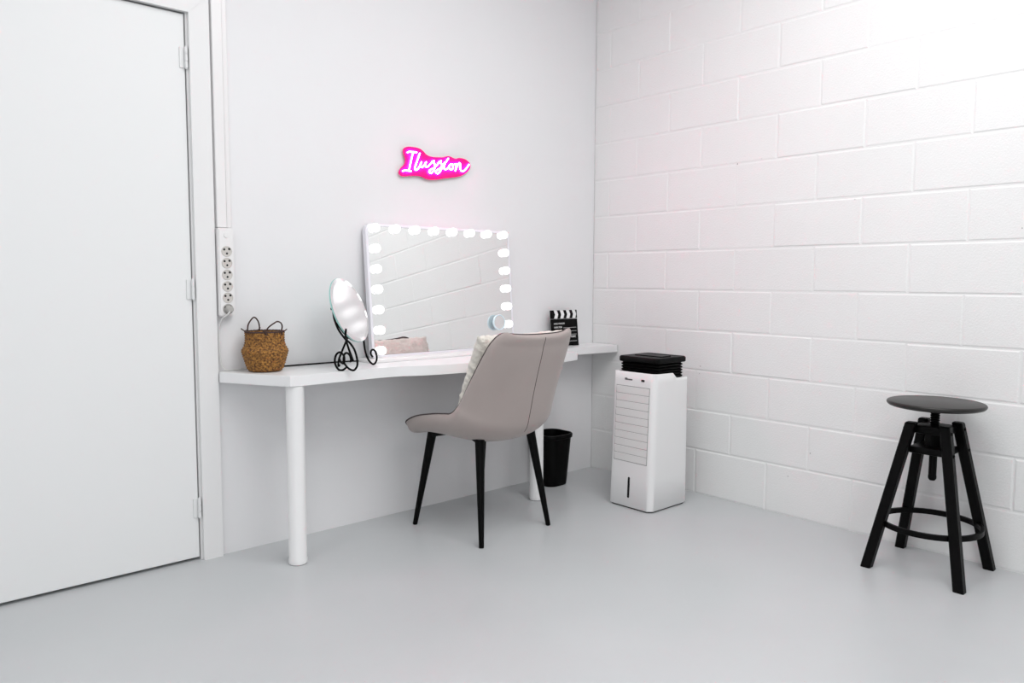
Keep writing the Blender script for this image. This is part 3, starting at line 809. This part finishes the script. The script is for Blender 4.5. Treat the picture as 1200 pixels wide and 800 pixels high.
loft(bm, [[lp(y, z, -0.001) for y, z in pr], [lp(y, z, 0.0012) for y, z in pr]]); obj('water_window', bm, m_water, t, label='black vertical water level slot', smooth=False)
bm = bmesh.new(); pr = rrect(-0.656, -0.612, 0.607, 0.613, 0.0028, 5)
loft(bm, [[lp(y, z, -0.001) for y, z in pr], [lp(y, z, 0.001) for y, z in pr]])
pr = rrect(-0.626, -0.611, 0.607, 0.617, 0.004, 5)
loft(bm, [[lp(y, z, -0.001) for y, z in pr], [lp(y, z, 0.0022) for y, z in pr]]); obj('brand_mark', bm, mat('grey_mark', (0.12, 0.12, 0.12), 0.4), t, smooth=False)
bm = bmesh.new(); pr = rrect(-0.727, -0.708, 0.606, 0.616, 0.002, 3)
loft(bm, [[lp(y, z, -0.001) for y, z in pr], [lp(y, z, 0.0015) for y, z in pr]]); obj('receiver_window', bm, m_water, t, smooth=False)
# bellows and lid
def tr(x0, x1, y0, y1, r, z): return [(x - CX, y - CY, z) for x, y in rrect(x0, x1, y0, y1, r, 8)]
bm = bmesh.new(); rings = []
for k in range(7):
    z = 0.604 + 0.0135 * k
    rings.append(tr(-0.412, -0.212, -0.768, -0.560, 0.02, z)); rings.append(tr(-0.418, -0.204, -0.775, -0.553, 0.022, z + 0.005)); rings.append(tr(-0.418, -0.204, -0.775, -0.553, 0.022, z + 0.009))
loft(bm, rings); obj('bellows', bm, m_blackpl, t, angle=30)
bm = bmesh.new()
X0, X1, Y0, Y1 = -0.424, -0.192, -0.784, -0.546
loft(bm, [tr(X0 + .004, X1 - .004, Y0 + .004, Y1 - .004, 0.02, 0.690), tr(X0, X1, Y0, Y1, 0.022, 0.694), tr(X0, X1, Y0, Y1, 0.022, 0.710), tr(X0 + .005, X1 - .005, Y0 + .005, Y1 - .005, 0.02, 0.7165), tr(X0 + .012, X1 - .012, Y0 + .012, Y1 - .012, 0.018, 0.7175), tr(X0 + .03, X1 - .03, Y0 + .03, Y1 - .03, 0.014, 0.7150)])
lid = obj('lid', bm, m_blackpl, t)
bm = bmesh.new(); box(bm, (-0.345 - CX, -0.745 - CY, 0.7145), (-0.270 - CX, -0.585 - CY, 0.7195), 0.002, 1); obj('control_panel', bm, m_blackpl, lid)
bm = bmesh.new(); box(bm, (-0.228 - CX, -0.735 - CY, 0.7152), (-0.212 - CX, -0.595 - CY, 0.7168), 0.0006, 1); obj('vent_slot', bm, m_hole, lid)

# ================================================================== BAR STOOL
t = thing('bar_stool', 'black wooden adjustable bar stool with a round seat and foot ring', 'stool', (-0.196, -1.883, 0))
bm = bmesh.new(); lathe(bm, [(0, 0.612), (0.150, 0.612), (0.158, 0.615), (0.163, 0.620), (0.1645, 0.625), (0.162, 0.630), (0.157, 0.632), (0, 0.632)], 96)
obj('seat', bm, m_seat, t, angle=50, label='round dark seat disc')
bm = bmesh.new()
lathe(bm, [(0, 0.335), (0.009, 0.336), (0.014, 0.343), (0.0145, 0.352), (0.0135, 0.356), (0.0135, 0.54)], 24)
pr_ = []
z = 0.54
while z < 0.604: pr_ += [(0.013, z), (0.0165, z + 0.003), (0.0165, z + 0.006), (0.013, z + 0.009)]; z += 0.009
lathe(bm, pr_ + [(0.03, 0.606), (0.03, 0.612), (0, 0.612)], 24)
obj('screw_rod', bm, m_iron, t)
obj('upper_hub', new_box((-0.058, -0.058, 0.515), (0.058, 0.058, 0.545), 0.006, 2), m_stool, t)
obj('lower_hub', new_box((-0.066, -0.066, 0.440), (0.066, 0.066, 0.466), 0.006, 2), m_stool, t)
bm = bmesh.new(); lathe(bm, [(0.0138, 0.466), (0.030, 0.466), (0.030, 0.515), (0.0138, 0.515)], 6); obj('nut', bm, m_iron, t, angle=20)
for (sx_, sy_) in ((-1, 1), (-1, -1), (1, -1), (1, 1)):
    A = Vector((sx_ * 0.063, sy_ * 0.058, 0.556)); B = Vector((sx_ * 0.160, sy_ * 0.159, 0.0))
    d = (B - A).normalized()
    ux = (Vector((1, 0, 0)) - d * d.x).normalized(); uy = d.cross(ux)
    bm = bmesh.new(); hw, hd, c_ = 0.0175, 0.0175, 0.004
    sec = [(-hw + c_, -hd), (hw - c_, -hd), (hw, -hd + c_), (hw, hd - c_), (hw - c_, hd), (-hw + c_, hd), (-hw, hd - c_), (-hw, -hd + c_)]
    R0 = []
    for z_ in (0.556, 0.552, 0.0):
        p = A + (B - A) * ((0.556 - z_) / 0.556)
        k = 0.82 if z_ == 0.556 else 1
        ring = []
        for (a1, b1) in sec:
            q = p + ux * a1 * k + uy * b1 * k
            q = q + d * ((z_ - q.z) / d.z)      # cut level
            ring.append(q)
        R0.append(ring)
    loft(bm, R0); lg = obj('leg', bm, m_stool, t, angle=25)
    for z_ in (0.530, 0.453):
        bm = bmesh.new()
        p = A + (B - A) * ((0.556 - z_) / 0.556)
        lathe(bm, [(0, sy_ * 0.0150), (0.006, sy_ * 0.0150), (0.006, sy_ * 0.0205), (0.004, sy_ * 0.0215), (0, sy_ * 0.0215)], 12, p, 'Y')
        obj('bolt', bm, m_iron, lg)
bm = bmesh.new(); lathe(bm, [(0.164, 0.160), (0.174, 0.160), (0.175, 0.161), (0.175, 0.179), (0.174, 0.180), (0.164, 0.180), (0.163, 0.179), (0.163, 0.161), (0.164, 0.160)], 96)
obj('foot_ring', bm, m_iron, t)
